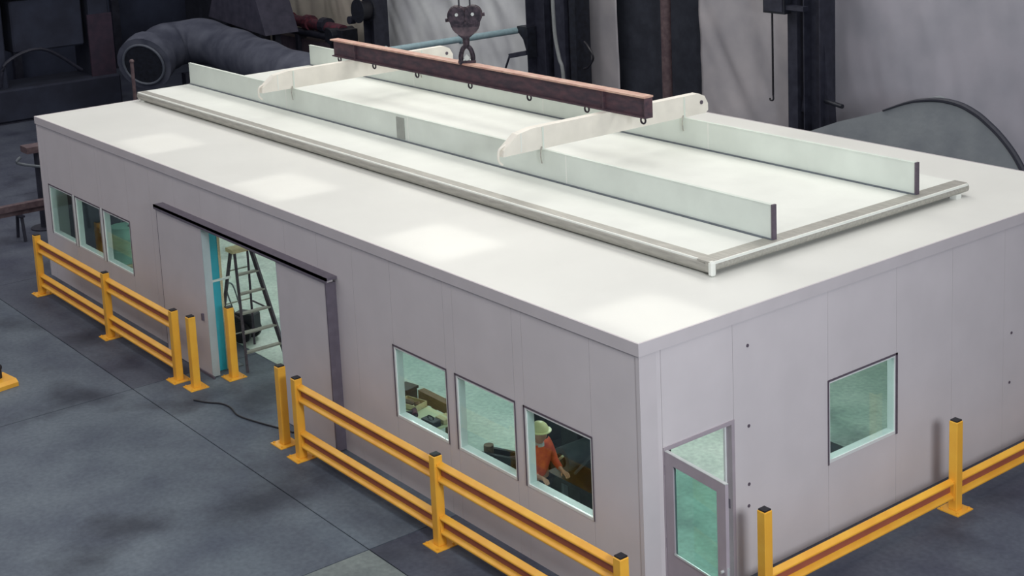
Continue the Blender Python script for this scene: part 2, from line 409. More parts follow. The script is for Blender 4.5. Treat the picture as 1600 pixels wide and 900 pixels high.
f1 = fin(3.51, SX0+.02, -1.178); fin(6.583, SX0+.02, -1.223)
part('splice_plate', box(-10.2, -9.95, 3.478, 3.49, T+.04, FT-.06), mat('splice_grey', (158, 162, 156), .6), f1)
def cross(xc, y0, y1, zb=FT, zt=FT+.36):
    hw = .075
    pts = [(y0, zb), (y0+.02, zb+.10), (y0+.30, zt-.05), (y0+.6, zt), (y1-.22, zt), (y1-.08, zt-.06), (y1, zt-.2), (y1, zb+.04), (y1-.06, zb)]
    c = lidp('cross_beam', MB().prism(pts, 'x', xc-hw, xc+hw), CROSSW)
    for yy in (3.51, 6.583):
        part('stiffener', box(xc+hw, xc+hw+.012, yy-.015, yy+.015, zb, zt-.01), FINW, c)
        part('clamp_bolt', MB().tube([(xc+hw+.03, yy-.05, zb+.05), (xc+hw+.03, yy-.08, zb-.08), (xc+hw+.03, yy-.06, zb-.22)], .011, 6), EDGE, c)
    part('pin_hole', MB().cyl((xc+hw, y1-.16, zt-.16), (xc+hw+.01, y1-.16, zt-.16), .035, 12), GASKET, c)
    part('shackle', MB().tube([(xc, y0+.12, zb+.16), (xc, y0-.02, zb+.1), (xc, y0-.03, zb-.06), (xc, y0+.04, zb-.14)], .018, 6), CROSSW, c)
    part('seam_weld', box(xc-hw-.004, xc+hw+.004, y0+.35, y0+.37, zb+.02, zt-.04), LIDW, c)
cross(-14.0, 2.80, 7.38); cross(-6.1, 2.72, 7.15)

BZ0, BZ1, BY = FT+.36, FT+.72, 5.0
sb = thing('spreader_beam', 'rusty brown steel spreader beam lying on the cream cross beams', 'beam', (-10, BY, BZ0))
def sp(name, mb, m, par=sb):
    o = part(name, mb, m, par)
    if par is sb: o.location = (10, -BY, -BZ0)
    return o
sp('web', box(-14.78, -5.2, BY-.03, BY+.03, BZ0+.025, BZ1-.03), BROWN)
sp('bottom_flange', box(-14.78, -5.2, BY-.085, BY+.085, BZ0, BZ0+.025), BROWN)
sp('top_flange', box(-14.80, -5.18, BY-.10, BY+.10, BZ1-.03, BZ1), mat('pale_flange', (206, 174, 156), .6, nscale=6, rgb2=(184, 140, 126)))  # top flange is pale pinkish tan, the rest dark brown
sp('end_plate', box(-5.2, -5.185, BY-.085, BY+.085, BZ0, BZ1-.03), BROWN)
for xx in (-13.9, -6.2): sp('stiffener', box(xx-.015, xx+.015, BY-.08, BY+.08, BZ0+.025, BZ1-.03), BROWN)
for xx in (-14.62, -13.28, -11.74, -10.0, -8.25, -6.7, -5.32):
    e = sp('lifting_eye', MB().tube([(xx+.055*math.cos(t), BY, BZ0-.05+.055*math.sin(t)) for t in [k*PI/5+.3 for k in range(11)]], .016, 6, 2), HOOKM)
    part('eye_stem', box(xx-.02, xx+.02, BY-.02, BY+.02, BZ0-.01, BZ0+.004), HOOKM, e)

hx, hy = -10.06, 5.0
hk = thing('hook_block', 'dark iron crane hook block hanging above the brown spreader beam', 'hook block', (hx, hy, BZ1))
def hp(name, mb, m, smooth=False, par=hk, rz=math.radians(52)):
    o = part(name, mb, m, par, 0, smooth)
    return o
A = math.radians(52); ux, uy = math.cos(A), math.sin(A); vx, vy = -uy, ux     # u across, v depth
def q(u, v, z): return (ux*u+vx*v, uy*u+vy*v, z)
ZC = .80
for s in (-1, 1):
    hp('cheek_plate', MB().cyl(q(s*.145, -.16, ZC+.09), q(s*.145, -.125, ZC+.09), .16, 20).cyl(q(s*.145, .125, ZC+.09), q(s*.145, .16, ZC+.09), .16, 20), HOOKM, True)
    sh = hp('sheave', MB().cyl(q(s*.145, -.115, ZC+.09), q(s*.145, -.03, ZC+.09), .175, 20).cyl(q(s*.145, .03, ZC+.09), q(s*.145, .115, ZC+.09), .175, 20), mat('sheave_iron', (96, 80, 86), .5, .3, rgb2=(48, 40, 50)), True)
    part('axle_boss', MB().cyl(q(s*.145, -.20, ZC+.12), q(s*.145, .20, ZC+.12), .03, 10), STEELB, sh)
    for v in (-.07, .07):
        hp('wire_rope', MB().cyl(q(s*.10, v, ZC+.1), q(s*.10, v, ZC+4.6), .014, 6), ROPEM)
hp('body_casting', MB().prism([(-.29, .08), (-.25, -.06), (-.12, -.22), (-.06, -.27), (.06, -.27), (.14, -.20), (.26, -.04), (.29, .10), (.12, .10), (.0, .04), (-.12, .10)], 'y', -.12, .12), HOOKM).matrix_local = Matrix.Translation((0, 0, ZC-.06)) @ Matrix.Rotation(A, 4, 'Z')
hp('hub_drum', MB().cyl(q(0, -.10, ZC-.02), q(0, .10, ZC-.06), .27, 24), mat('sheave_iron', (96, 80, 86)), True)
hp('trunnion_bolt', MB().cyl(q(-.36, 0, ZC-.0), q(.36, 0, ZC+.09), .035, 10), HOOKM, True)
hp('swivel_neck', MB().cyl((0, 0, .28), (0, 0, .56), .055, 12, .075), HOOKM, True)
hp('shackle', MB().tube([q(-.10, 0, -.02), q(-.11, 0, .12), q(-.07, 0, .26), q(0, 0, .31), q(.07, 0, .26), q(.11, 0, .12), q(.10, 0, -.02)], .045, 10, 4), HOOKM, True)
hp('shackle_pin', MB().cyl(q(-.15, 0, .03), q(.15, 0, .03), .035, 10).cyl(q(0, -.05, .1), q(0, .05, .1), .05, 10), STEELB, True)
hp('shackle_base', MB().box(-.16, .16, -.05, .05, 0, .05), HOOKM).rotation_euler = (0, 0, A)

# ------------------------------------------------------------------ guard rails, posts
HPOST, PS = 1.265, .065
_post_me = {}
def make_post(name, label, cat, loc, group=None, parent=None, plate=.165):
    if not _post_me:
        _post_me['tube'] = MB().box(-PS, PS, -PS, PS, .012, HPOST-.012).mesh('post', YEL, bevel=.008)
        _post_me['cap'] = box(-PS+.012, PS-.012, -PS+.012, PS-.012, HPOST-.013, HPOST+.006).mesh('post_cap', CAPB)
        _post_me['bolt'] = MB().cyl((0, 0, .012), (0, 0, .034), .017, 6).mesh('bolt', YEL)
        _post_me['plate'] = box(-plate, plate, -plate, plate, 0, .014).mesh('base_plate', YEL)
    if parent is None:
        t = thing(name, label, cat, loc, 0, group)
        link('post', _post_me['tube'], t); link('post_cap', _post_me['cap'], t); bp = link('base_plate', _post_me['plate'], t)
        base = bp; off = (0, 0, 0)
    else:
        p = link('post', _post_me['tube'], parent, loc); link('post_cap', _post_me['cap'], p); bp = link('base_plate', _post_me['plate'], p); base = None
        t = p
    for sx in (-1, 1):
        for sy in (-1, 1):
            link('anchor_bolt', _post_me['bolt'], base or p, (sx*.125, sy*.125, .002))
    return t
def rail_profile(o, s, zb):                      # two-ribbed beam rail, outward side s
    R = [(0, 0), (-.062, .048), (-.066, .056), (-.066, .070), (-.060, .078), (-.006, .112), (-.004, .120), (-.004, .222), (-.008, .230), (-.062, .246),
         (-.068, .252), (-.068, .266), (-.062, .274), (0, .310)]
    out = [(o+s*a*-1+0, zb+b) for a, b in R]
    back = [(o+s*a*-1-s*.008, zb+b) for a, b in reversed(R)]
    return out+back
def rail(name, parent, axis, a, b, o, s, zb):
    r = part(name, MB().prism(rail_profile(o, s, zb), axis, a, b), YEL, parent, smooth=False)
    u0, u1 = sorted((o+s*.0045, o+s*.010))
    part('groove_shade_strip', box(a, b, u0, u1, zb+.122, zb+.226) if axis == 'x' else box(u0, u1, a, b, zb+.122, zb+.226), GROOVE, r)  # thin strip that gives the groove its dark shade by colour
    return r
def front_fence(label, xs, loc):
    t = thing('guard_rail', label, 'guard rail', loc)
    for x in xs: make_post('', '', '', (x-loc[0], 0, 0), parent=t)
    for a, b in zip(xs, xs[1:]):
        for zb in (.86, .135):
            r = rail('rail', t, 'x', a-loc[0]+PS, b-loc[0]-PS, .035, -1, zb)
            for e in (a-loc[0]+PS+.006, b-loc[0]-PS-.006):
                part('rail_bracket', box(e-.006, e+.006, -.03, .045, zb+.02, zb+.29), YEL, r)
    return t
FY = -.64
front_fence('yellow double-rail guard rail under the far-end windows', [-17.59, -14.06, -11.12], (-14.06, FY, 0))
front_fence('yellow double-rail guard rail under the three windows near the corner', [-6.89, -3.27, .32], (-3.27, FY, 0))
rf = thing('guard_rail', 'yellow guard rail with one low beam along the end wall', 'guard rail', (.645, 4.97, 0))
for y in (1.31, 4.97, 8.6): make_post('', '', '', (0, y-4.97, 0), parent=rf)
for a, b in ((1.31, 4.97), (4.97, 8.6)):
    r = rail('rail', rf, 'y', a-4.97+PS, b-4.97-PS, -.035, 1, .135)
    for e in (a-4.97+PS+.006, b-4.97-PS-.006):
        part('rail_bracket', box(-.045, .03, e-.006, e+.006, .155, .425), YEL, r)
make_post('bollard', 'yellow square bollard in front of the left sliding door leaf', 'bollard', (-10.60, -.57, 0))
make_post('bollard', 'yellow square bollard just inside the doorway beside the ladder', 'bollard', (-10.56, .12, 0))
make_post('bollard', 'yellow square bollard right of the doorway beside the guard rail end', 'bollard', (-7.50, -.58, 0))
# small yellow block at the left edge of the picture
t = thing('floor_block', 'low yellow floor block with a dark knob at the left edge', 'floor block', (-13.05, -3.02, 0), .15)
part('block', MB().prism([(-.32, 0), (.22, 0), (.22, .07), (.15, .12), (-.32, .12)], 'y', -.22, .2), YEL, t)
part('knob', MB().cyl((-.1, .02, .12), (-.1, .02, .3), .05, 12).ball((-.1, .02, .31), .065), CAPB, t, smooth=True)

# ------------------------------------------------------------------ in the doorway
lad = thing('stepladder', 'dark wooden stepladder with pale steps standing in the doorway', 'ladder', (-10.9, .78, 0))
HT = 1.98
def fl_(s, t): return Vector((.32+(-.30-.32)*t, s*(.39+(.16-.39)*t), HT*t))     # front rails, at +x
def rr_(s, t): return Vector((-.85+(-.44+.85)*t, s*(.36+(.16-.36)*t), HT*t))
for s in (-1, 1):
    part('front_rail', MB().bar(fl_(s, 0), fl_(s, 1), .045, .075), LADW, lad)
    part('rear_leg', MB().bar(rr_(s, 0), rr_(s, 1), .04, .05), LADW, lad)
    part('spreader_bar', MB().bar(fl_(s, .45)+Vector((0, s*.03, 0)), rr_(s, .45)+Vector((0, s*.03, 0)), .012, .03), LADW, lad)
for k in range(1, 6):
    t = k/6.2; a, b = fl_(-1, t), fl_(1, t)
    part('step', box(a.x-.06, a.x+.045, a.y, b.y, a.z-.012, a.z+.014), LADS, lad)
for k in (1, 3, 5):
    t = k/6.2
    part('rear_rung', MB().cyl(rr_(-1, t), rr_(1, t), .013, 8), LADS, lad)
part('top_cap', box(-.50, -.24, -.23, .23, HT-.01, HT+.06), PALEW, lad)
tp = thing('teal_panel', 'tall teal blue panel standing just inside the left door jamb', 'panel', (-11.0, .20, 0))
part('board', box(-.03, .03, -.21, .00, .012, 2.5), TEAL, tp)
part('pale_edge', box(-.035, .035, .0, .045, .012, 2.5), PALEW, tp)
part('cross_strap', box(.03, .05, -.2, .20, 1.62, 1.66), STEELB, tp)
part('foot', box(-.2, .06, -.05, .3, 0, .012), GREYM, tp)
cb = MB().tube([(-10.08, -.86, .014), (-9.82, -.74, .014), (-9.62, -.60, .014), (-9.36, -.56, .014), (-8.98, -.62, .014), (-8.55, -.53, .014), (-8.0, -.36, .014), (-7.75, -.30, .014)], .014, 7)
tag(part('cable', cb, CAPB, None, smooth=True), 'black cable lying across the concrete in front of the doorway', 'cable')
wc = thing('wheeled_cart', 'dark wheeled cart behind the ladder in the doorway', 'cart', (-12.05, 1.15, 0), .5)
part('wheel', MB().cyl((.0, -.20, .2), (.0, -.14, .2), .2, 18), CAPB, wc, smooth=True)
part('wheel', MB().cyl((.0, .14, .2), (.0, .20, .2), .2, 18), CAPB, wc, smooth=True)
part('axle', MB().cyl((0, -.2, .2), (0, .2, .2), .02, 8), GREYM, wc)
part('body', box(-.18, .25, -.12, .12, .18, .55), BLACKM, wc, bevel=.02)
part('handle', MB().tube([(-.15, -.1, .5), (-.3, -.1, 1.0), (-.3, .1, 1.0), (-.15, .1, .5)], .015, 6), GREYM, wc)

# ------------------------------------------------------------------ seen through the front windows
# crates and boards behind the first window
bn = thing('timber_beam', 'long brown timber beam across trestles behind the first of three front windows', 'timber', (-6.05, 1.32, 0))
part('beam', box(-.50, .50, -.06, .06, .45, .62), WOOD, bn)
for xx in (-.35, .35):
    part('trestle', MB().box(xx-.05, xx+.05, -.12, .12, .41, .45).bar((xx, -.1, .42), (xx, -.14, 0), .05, .05).bar((xx, .1, .42), (xx, .18, 0), .05, .05), WOOD, bn)
wb = thing('work_table', 'low cream-topped work table behind the first of three front windows', 'table', (-5.85, .84, 0))
part('table_top', box(-.62, .55, -.27, .27, .51, .55), CREAM, wb)
for sx in (-.56, .49):
    for sy in (-.22, .22): part('leg', box(sx-.025, sx+.025, sy-.025, sy+.025, 0, .51), GREYM, wb)
o = thing('black_case', 'small black case at the end of the brown timber beam', 'box', (-6.86, 1.25, 0), .2)
part('case', box(-.13, .13, -.12, .12, .0, .56), BLACKM, o, bevel=.015); part('lid', box(-.14, .14, -.13, .13, .56, .60), BLACKM, o)
o = thing('cardboard_tray', 'pale tan tray on the left end of the low table', 'tray', (-6.22, .92, .55), .25)
part('tray', MB().box(-.2, .2, -.13, .13, 0, .012).box(-.2, .2, -.13, -.118, 0, .09).box(-.2, .2, .118, .13, 0, .09).box(-.2, -.188, -.13, .13, 0, .09).box(.188, .2, -.13, .13, 0, .09), PALEW, o)
part('contents', MB().ball((-.05, 0, .06), .07, (1.4, 1, .7)).ball((.1, .02, .05), .05), WOOD, o, smooth=True)
o = thing('red_drill', 'red and black hand drill lying on the low cream table', 'drill', (-5.86, .74, .55), -.5)
part('motor_body', MB().cyl((-.12, 0, .05), (.06, 0, .05), .045, 12), REDB, o, smooth=True)
part('chuck', MB().cyl((.06, 0, .05), (.16, 0, .05), .025, 10, .012), CAPB, o, smooth=True)
part('grip', MB().bar((-.06, 0, .045), (-.1, -.17, .03), .04, .05), CAPB, o)
part('battery', box(-.16, -.05, -.24, -.16, .0, .07), BLACKM, o)
o = thing('toolbox', 'black toolbox lying beside the red drill on the low table', 'toolbox', (-5.44, .74, .55), .1)
part('box', box(-.14, .14, -.08, .08, 0, .10), BLACKM, o, bevel=.01)
part('handle', MB().tube([(-.06, 0, .10), (-.05, 0, .14), (.05, 0, .14), (.06, 0, .10)], .009, 6), CAPB, o)
o = thing('cream_block', 'pale cream block on the right end of the low table', 'block', (-5.42, .98, .55))
part('block', box(-.11, .11, -.1, .1, 0, .07), PALEW, o, bevel=.006); part('band', box(-.112, .112, -.02, .02, 0, .072), CREAM, o)
# floor jack seen in the second window
o = thing('floor_jack', 'black floor jack with a long slanting handle behind the middle front window', 'jack', (-3.80, .82, .44), .4)
part('frame', MB().box(-.3, .3, -.12, -.07, .05, .2).box(-.3, .3, .07, .12, .05, .2).box(-.3, -.2, -.07, .07, .06, .16), BLACKM, o)
part('handle', MB().cyl((.22, 0, .15), (.20, .42, .62), .035, 10), BLACKM, o, smooth=True)
part('pump', MB().cyl((.1, 0, .1), (.3, 0, .16), .06, 12), REDB, o, smooth=True)
part('saddle', MB().cyl((-.22, 0, .16), (-.22, 0, .28), .07, 12), WOOD, o)
for sx, sy in ((-.25, -.15), (-.25, .15), (.25, -.15), (.25, .15)):
    part('wheel', MB().cyl((sx, sy-.025, .06), (sx, sy+.025, .06), .06, 12), CAPB, o)
o = thing('low_bench', 'low pale green bench under the black jack behind the middle front window', 'bench', (-3.78, .82, 0))
part('top', box(-.42, .42, -.3, .3, .40, .44), GREEND, o)
for sx in (-.37, .37):
    for sy in (-.25, .25): part('leg', box(sx-.025, sx+.025, sy-.025, sy+.025, 0, .40), GREYM, o)
# machine behind the third window
mc = thing('drill_machine', 'large black machine with a round grey motor behind the window nearest the corner', 'machine', (-2.5, 1.42, 0))
part('column', box(-.50, -.12, -.2, .2, 0, 1.95), BLACKM, mc, bevel=.02)
part('cabinet', box(-.1, 1.0, -.15, .45, .35, 1.75), BLACKM, mc, bevel=.02)
part('side_housing', box(-1.6, -.95, -.1, .5, 0, 1.5), BLACKM, mc, bevel=.02)
part('base_housing', box(-.95, -.52, -.05, .5, 0, .75), BLACKM, mc, bevel=.02)
part('motor', MB().cyl((.02, -.62, .98), (.02, -.15, .98), .17, 20), GREYM, mc, smooth=True)
part('motor_cap', MB().cyl((.02, -.66, .98), (.02, -.62, .98), .10, 16), CAPB, mc, smooth=True)
part('table', box(-.3, .85, -.62, -.15, .66, .72), BLACKM, mc)
part('v_handle', MB().tube([(-.10, -.70, 1.14), (-.01, -.70, 1.05), (.06, -.70, 1.03), (.16, -.70, 1.11)], .018, 6), CREAM, mc)
part('feed_bar', MB().cyl((.15, -.5, .8), (.75, -.35, 1.5), .02, 8), GREYM, mc)
for k in range(5): part('vent_slat', box(.05+.15*k, .09+.15*k, -.165, -.15, 1.0, 1.65), GREYM, mc)
for sx in (.0, .78):
    for sy in (-.56, -.05, .4): part('leg', box(sx-.03, sx+.03, sy-.03, sy+.03, 0, .66 if sy < 0 else .36), GREYM, mc)
part('switch_box', box(-.42, -.2, -.26, -.2, 1.5, 1.75), GREYM, mc)
# machine vice seen in the end-wall window
o = thing('bench_grinder_stand', 'dark pedestal tool with a white top inside the end-wall window', 'tool stand', (-.42, 3.72, 0))
part('pedestal', box(-.12, .12, -.14, .14, .02, .70), BLACKM, o, bevel=.02)
part('base', box(-.2, .2, -.2, .2, 0, .03), BLACKM, o)
part('head', box(-.22, .16, -.18, .13, .70, .94), BLACKM, o, bevel=.02)
part('wheel_guard', MB().cyl((-.1, .0, .94), (-.1, .0, 1.0), .06, 14).cyl((-.1, 0, 1.0), (-.1, .0, 1.06), .03, 12), WHITEP, o)
# far-end windows
o = thing('dark_cabinet', 'tall dark cabinet inside the far-end windows', 'cabinet', (-18.30, 1.16, 0))
part('carcass', box(-.3, .3, -.72, .75, .02, 1.95), BLACKM, o, bevel=.01)
for k in range(3):
    d = part('door', box(.3, .32, -.70+.48*k, -.25+.48*k, .06, 1.9), DARKST, o); part('handle', box(.32, .34, -.33+.48*k, -.30+.48*k, .9, 1.1), GREYM, d)
part('plinth', box(-.28, .29, -.7, .73, 0, .02), CAPB, o)
o = thing('green_drum', 'round green drum on a tan stand inside the far-end windows', 'drum', (-17.62, 1.2, 0))
part('shell', MB().cyl((0, 0, .27), (0, 0, 1.06), .27, 28), GREEND, o, smooth=True)
for z in (.29, .54, .79, 1.04): part('hoop', MB().cyl((0, 0, z-.015), (0, 0, z+.015), .28, 28), GREEND, o, smooth=True)
part('bung', MB().cyl((.15, .1, 1.06), (.15, .1, 1.09), .04, 10), GREYM, o)
part('stand', MB().box(-.3, .3, -.28, .28, .22, .27).box(-.28, -.22, -.26, -.2, 0, .22).box(.22, .28, -.26, -.2, 0, .22).box(-.28, -.22, .2, .26, 0, .22).box(.22, .28, .2, .26, 0, .22), PALEW, o)

# ------------------------------------------------------------------ person behind the corner window
def skin_mesh(name, verts, edges, radii, m, parent=None, root=0, sub=2, loc=None, rz=0):
    me = bpy.data.meshes.new(name); me.from_pydata(verts, edges, []); me.materials.append(m)
    o = bpy.data.objects.new(name, me); COL.objects.link(o)
    if parent: o.parent = parent
    if loc: o.location = loc; o.rotation_euler = (0, 0, rz)
    md = o.modifiers.new('skin', 'SKIN'); md.use_smooth_shade = True
    if not me.skin_vertices: me.skin_vertices.new()
    for i, r in enumerate(radii):
        sv = me.skin_vertices[0].data[i]; sv.radius = r if isinstance(r, tuple) else (r, r); sv.use_root = (i == root)
    s = o.modifiers.new('sub', 'SUBSURF'); s.levels = sub; s.render_levels = sub
    return o
V, Ed, R = [], [], []
def jv(p, r, par=None):
    V.append(p); R.append(r)
    if par is not None: Ed.append((par, len(V)-1))
    return len(V)-1
pel = jv((0, 0, .86), (.14, .11)); wai = jv((.01, 0, 1.00), (.13, .10), pel); che = jv((.03, 0, 1.18), (.15, .11), wai)
nb = jv((.05, 0, 1.31), .06, che); nk = jv((.07, 0, 1.37), .05, nb); jaw = jv((.095, 0, 1.42), .072, nk); hd = jv((.09, 0, 1.50), .09, jaw); tpv = jv((.085, 0, 1.57), .06, hd)
nose = jv((.185, 0, 1.48), .016, hd)
for s in (-1, 1):
    ear = jv((.085, s*.098, 1.485), .016, hd)
    sh = jv((.03, s*.17, 1.29), .058, che); el = jv((.07, s*.22, 1.05), .042, sh); wr = jv((.30, s*.17, 1.00), .028, el); pm = jv((.37, s*.16, 1.00), (.034, .018), wr)
    for k, (dy, ln) in enumerate(((-.028, .070), (-.010, .080), (.010, .076), (.028, .060))):
        f1_ = jv((.405, s*.16+dy, .998), .0095, pm); f2_ = jv((.405+ln*.55, s*.16+dy, .985), .009, f1_); jv((.405+ln*.85, s*.16+dy, .955), .008, f2_)
    th = jv((.365, s*.16-s*.038, .99), .010, pm); jv((.40, s*.16-s*.055, .97), .009, th)
    hip = jv((0, s*.09, .80), .085, pel); kn = jv((.02, s*.10, .44), .06, hip); an = jv((-.01, s*.11, .08), .042, kn); jv((.13, s*.12, .04), .038, an)
PR = skin_mesh('person', V, Ed, R, SKIN, None, 0, 2, (-2.53, .445, .0), math.radians(-4))
tag(PR, 'person in orange shirt and pale yellow hard hat behind the window nearest the corner', 'person')
V, Ed, R = [], [], []
a = jv((0, 0, .84), (.155, .125)); b = jv((.01, 0, 1.00), (.145, .115), a); c = jv((.03, 0, 1.18), (.165, .125), b); jv((.05, 0, 1.32), (.075, .07), c)
for s in (-1, 1):
    sh = jv((.03, s*.17, 1.29), .07, c); el = jv((.07, s*.22, 1.05), .055, sh); jv((.27, s*.18, 1.005), .042, el)
skin_mesh('shirt', V, Ed, R, ORANGE, PR)
V, Ed, R = [], [], []
a = jv((0, 0, .85), (.15, .12))
for s in (-1, 1):
    h = jv((0, s*.09, .78), .095, a); k = jv((.02, s*.10, .44), .072, h); jv((-.01, s*.11, .08), .058, k)
skin_mesh('trousers', V, Ed, R, NAVY, PR)
hat = MB().ball((.085, 0, 1.535), .118, (1.1, .98, .92), 20, 12)
for v in list(hat.bm.verts):
    if v.co.z < 1.53: v.co.z = 1.53
hat.cyl((.105, 0, 1.522), (.105, 0, 1.534), .145, 20)
part('hard_hat', hat, HATM, PR, smooth=True)
part('collar', MB().cyl((.055, 0, 1.32), (.062, 0, 1.36), .078, 14, .064), mat('pale_collar', (172, 172, 170), .8), PR, smooth=True)
part('hair', MB().ball((.06, 0, 1.49), .10, (.98, 1.0, .9), 16, 10), mat('grey_hair', (120, 116, 112), .8, nscale=30), PR, smooth=True)
for s in (-1, 1):
    part('boot', MB().box(-.09, .18, s*.115-.05, s*.115+.05, 0, .09), CAPB, PR, bevel=.02)
    part('eye', MB().ball((.168, s*.034, 1.50), .012), CAPB, PR)

# ------------------------------------------------------------------ back of the hall: sheeting, columns, gear
def sheet(label, x0, x1, m, seed, depth=.16, fold=1.1, z1=7.5, slant=.25, y=14.85):
    nx, nz = max(16, int((x1-x0)*12)), 46
    vs, fs = [], []
    for j in range(nz+1):
        for i in range(nx+1):
            X = x0+(x1-x0)*i/nx; Z = .02+(z1-.02)*j/nz
            p = X+slant*math.sin(Z*.7+seed)*1.1+slant*.6*(Z-3)
            w = 0.08*math.sin(p*2*PI/fold+seed)+.05*math.sin(p*2*PI/(fold*.53)+seed*2.3)+.55*noise.noise(Vector((p*1.3, Z*.45, seed)))+.30*noise.noise(Vector((p*3.1+Z*.8, Z*.6, seed+2)))+.8*noise.noise(Vector((X*.4, Z*.4, seed+5)))
            vs.append((X, y+depth*w*.7, Z))
    for j in range(nz):
        for i in range(nx):
            a = j*(nx+1)+i; fs.append((a, a+1, a+nx+2, a+nx+1))
    me = bpy.data.meshes.new('plastic_sheet'); me.from_pydata(vs, [], fs); me.materials.append(m)
    for p in me.polygons: p.use_smooth = True
    o = link('plastic_sheet', me); o.modifiers.new('thickness', 'SOLIDIFY').thickness = .008
    return tag(o, label, 'plastic sheet', 'plastic sheets hung along the back wall')
sheet('beige plastic sheet hung behind the maroon pipework', -37.2, -28.9, SHA, 1.3, .2, 1.6)
sheet('pale creased plastic sheet hanging behind the crane hook block', -28.4, -20.6, SHB, 2.7, .2, 1.5, slant=.7)
sheet('narrow grey plastic sheet between the wide dark column and dark opening', -18.5, -17.05, SHD, 4.1, .08, 1.2, slant=.1)
sheet('grey plastic sheet between the dark opening and the twin column', -14.0, -10.6, SHD, 5.2, .16, 1.1, slant=.5)
sheet('wide lilac grey plastic sheet behind the domed tarpaulin', -9.9, 4.5, SHE, 6.6, .12, 2.0, slant=.3)

def hcol(name, label, x, y, w, d, z1=8.5, m=DARKST, rz=0):
    t = thing(name, label, 'column', (x, y, 0), rz)
    part('web', box(-w/2, w/2, -.02, .02, 0, z1), m, t)
    part('flange', box(-w/2-.03, -w/2, -d/2, d/2, 0, z1), m, t); part('flange', box(w/2, w/2+.03, -d/2, d/2, 0, z1), m, t)
    part('base_plate', box(-w/2-.15, w/2+.15, -d/2-.12, d/2+.12, 0, .03), m, t)
    return t
c1 = hcol('steel_column', 'wide dark steel column behind the beam with a pale cable', -19.4, 14.25, .75, .6)
part('stanchion', box(.75, 1.25, -.3, .3, 0, 8.5), DARKST, c1); part('stanchion', box(1.45, 1.7, -.3, .2, 0, 8.5), BLACKM, c1)
part('crane_bracket', MB().prism([(-.75, 3.55), (-.3, 3.55), (-.3, 2.7), (-.5, 3.2), (-.75, 3.42)], 'y', -.35, -.05), BLACKM, c1)
part('brace_arm', MB().bar((-.1, -.55, 2.9), (-.55, -.8, 2.8), .12, .12).bar((-.55, -.8, 2.8), (-.75, -.8, 2.45), .04, .04), DARKST, c1)
part('hose_loop', MB().tube([(2.4, -.6, 3.45), (2.75, -.75, 3.35), (2.9, -.75, 3.1), (2.7, -.75, 2.85), (2.4, -.65, 2.75)], .03, 6), CAPB, c1, smooth=True)
tag(part('cable', MB().tube([(-17.83, 13.3, 8), (-17.80, 13.3, 4.6), (-17.76, 13.3, 3.6), (-17.62, 13.3, 3.0), (-17.48, 13.3, 2.5), (-17.4, 13.3, .05)], .05, 8), CABLEW, smooth=True),
    'pale hanging cable in front of the wide dark column', 'cable')
hcol('steel_column', 'dark steel column with round black reel left of the creased sheet', -27.9, 14.2, .55, .55)
hcol('steel_column', 'dark steel column at the left end of the beige sheet', -36.1, 14.0, .8, .8)
c4 = hcol('steel_column', 'twin dark steel column with a hanging chain beside the lilac sheet', -9.55, 14.1, .42, .5)
part('channel', box(-.78, -.5, -.15, .15, 0, 8.5), DARKST, c4)
part('gusset', MB().prism([(-.5, 2.5), (-.22, 2.5), (-.22, 3.9)], 'y', -.05, .05), DARKST, c4)
part('pipe_stub', MB().cyl((.25, -.1, 2.85), (.85, -.25, 2.82), .05, 10), BLACKM, c4)
part('flare', MB().prism([(.24, 0), (.55, 0), (.24, 4.2)], 'y', -.12, .12), DARKST, c4)
sw = thing('switch_box', 'dark electrical box with chain beside the twin column', 'box', (-10.4, 13.75, 4.72))
part('box', box(-.38, .25, -.1, .12, 0, .8), BLACKM, sw); part('cover', box(-.33, .2, -.12, -.1, .05, .75), DARKST, sw)
part('bracket', box(.25, .75, -.05, .12, .1, .2), DARKST, sw)
for k in range(22):
    part('chain_link', MB().box(-.20-.02, -.20+.02, -.012, .012, -.085*k-.095, -.085*k), CAPB, sw)
part('chain_hook', MB().tube([(-.2, 0, -1.87), (-.2, 0, -1.98), (-.28, 0, -2.0), (-.3, 0, -1.95)], .02, 6), CAPB, sw)
tag(part('downpipe', MB().cyl((-14.95, 14.6, 0), (-14.95, 14.6, 8.5), .13, 14), RUSTP, smooth=True), 'rusty brown downpipe in the middle of the dark opening', 'pipe')
pp = thing('blue_pipe', 'pale blue pipe running from the wide dark column behind the hook', 'pipe', (-20.2, 9.6, 3.42))
part('pipe', MB().cyl((0, 0, 0), (0, 4.75, 0), .09, 14), BLUEP, pp, smooth=True)
for y in (.02, 2.4, 4.5): part('flange', MB().cyl((0, y, 0), (0, y+.06, 0), .13, 14), BLUEP, pp, smooth=True)
part('hanger', MB().bar((0, 4.55, 0), (.3, 4.65, -.6), .06, .06), DARKST, pp); part('support_post', MB().cyl((0, .5, -3.42), (0, .5, -.08), .06, 10), DARKST, pp)
rl = thing('cable_reel', 'round black cable reel on the column above the brown beam end', 'reel', (-27.75, 13.6, 3.4))
part('drum', MB().cyl((0, -.12, 0), (0, .28, 0), .30, 20), CAPB, rl, smooth=True)
for v in (-.15, .25): part('rim', MB().cyl((0, v, 0), (0, v+.04, 0), .38, 24), BLACKM, rl, smooth=True)
part('roller', MB().cyl((-.62, -.1, -.35), (-.62, .1, -.35), .13, 14), DARKST, rl); part('arm', MB().bar((-.6, .05, -.35), (0, .05, 0), .05, .05), DARKST, rl)
pm_ = thing('pipework', 'maroon horizontal pipework with dark valves in front of the beige sheet', 'pipework', (-32.3, 14.0, 0))
part('main_pipe', MB().cyl((-2.9, 0, 2.68), (2.7, 0, 2.55), .19, 14), REDB, pm_, smooth=True)
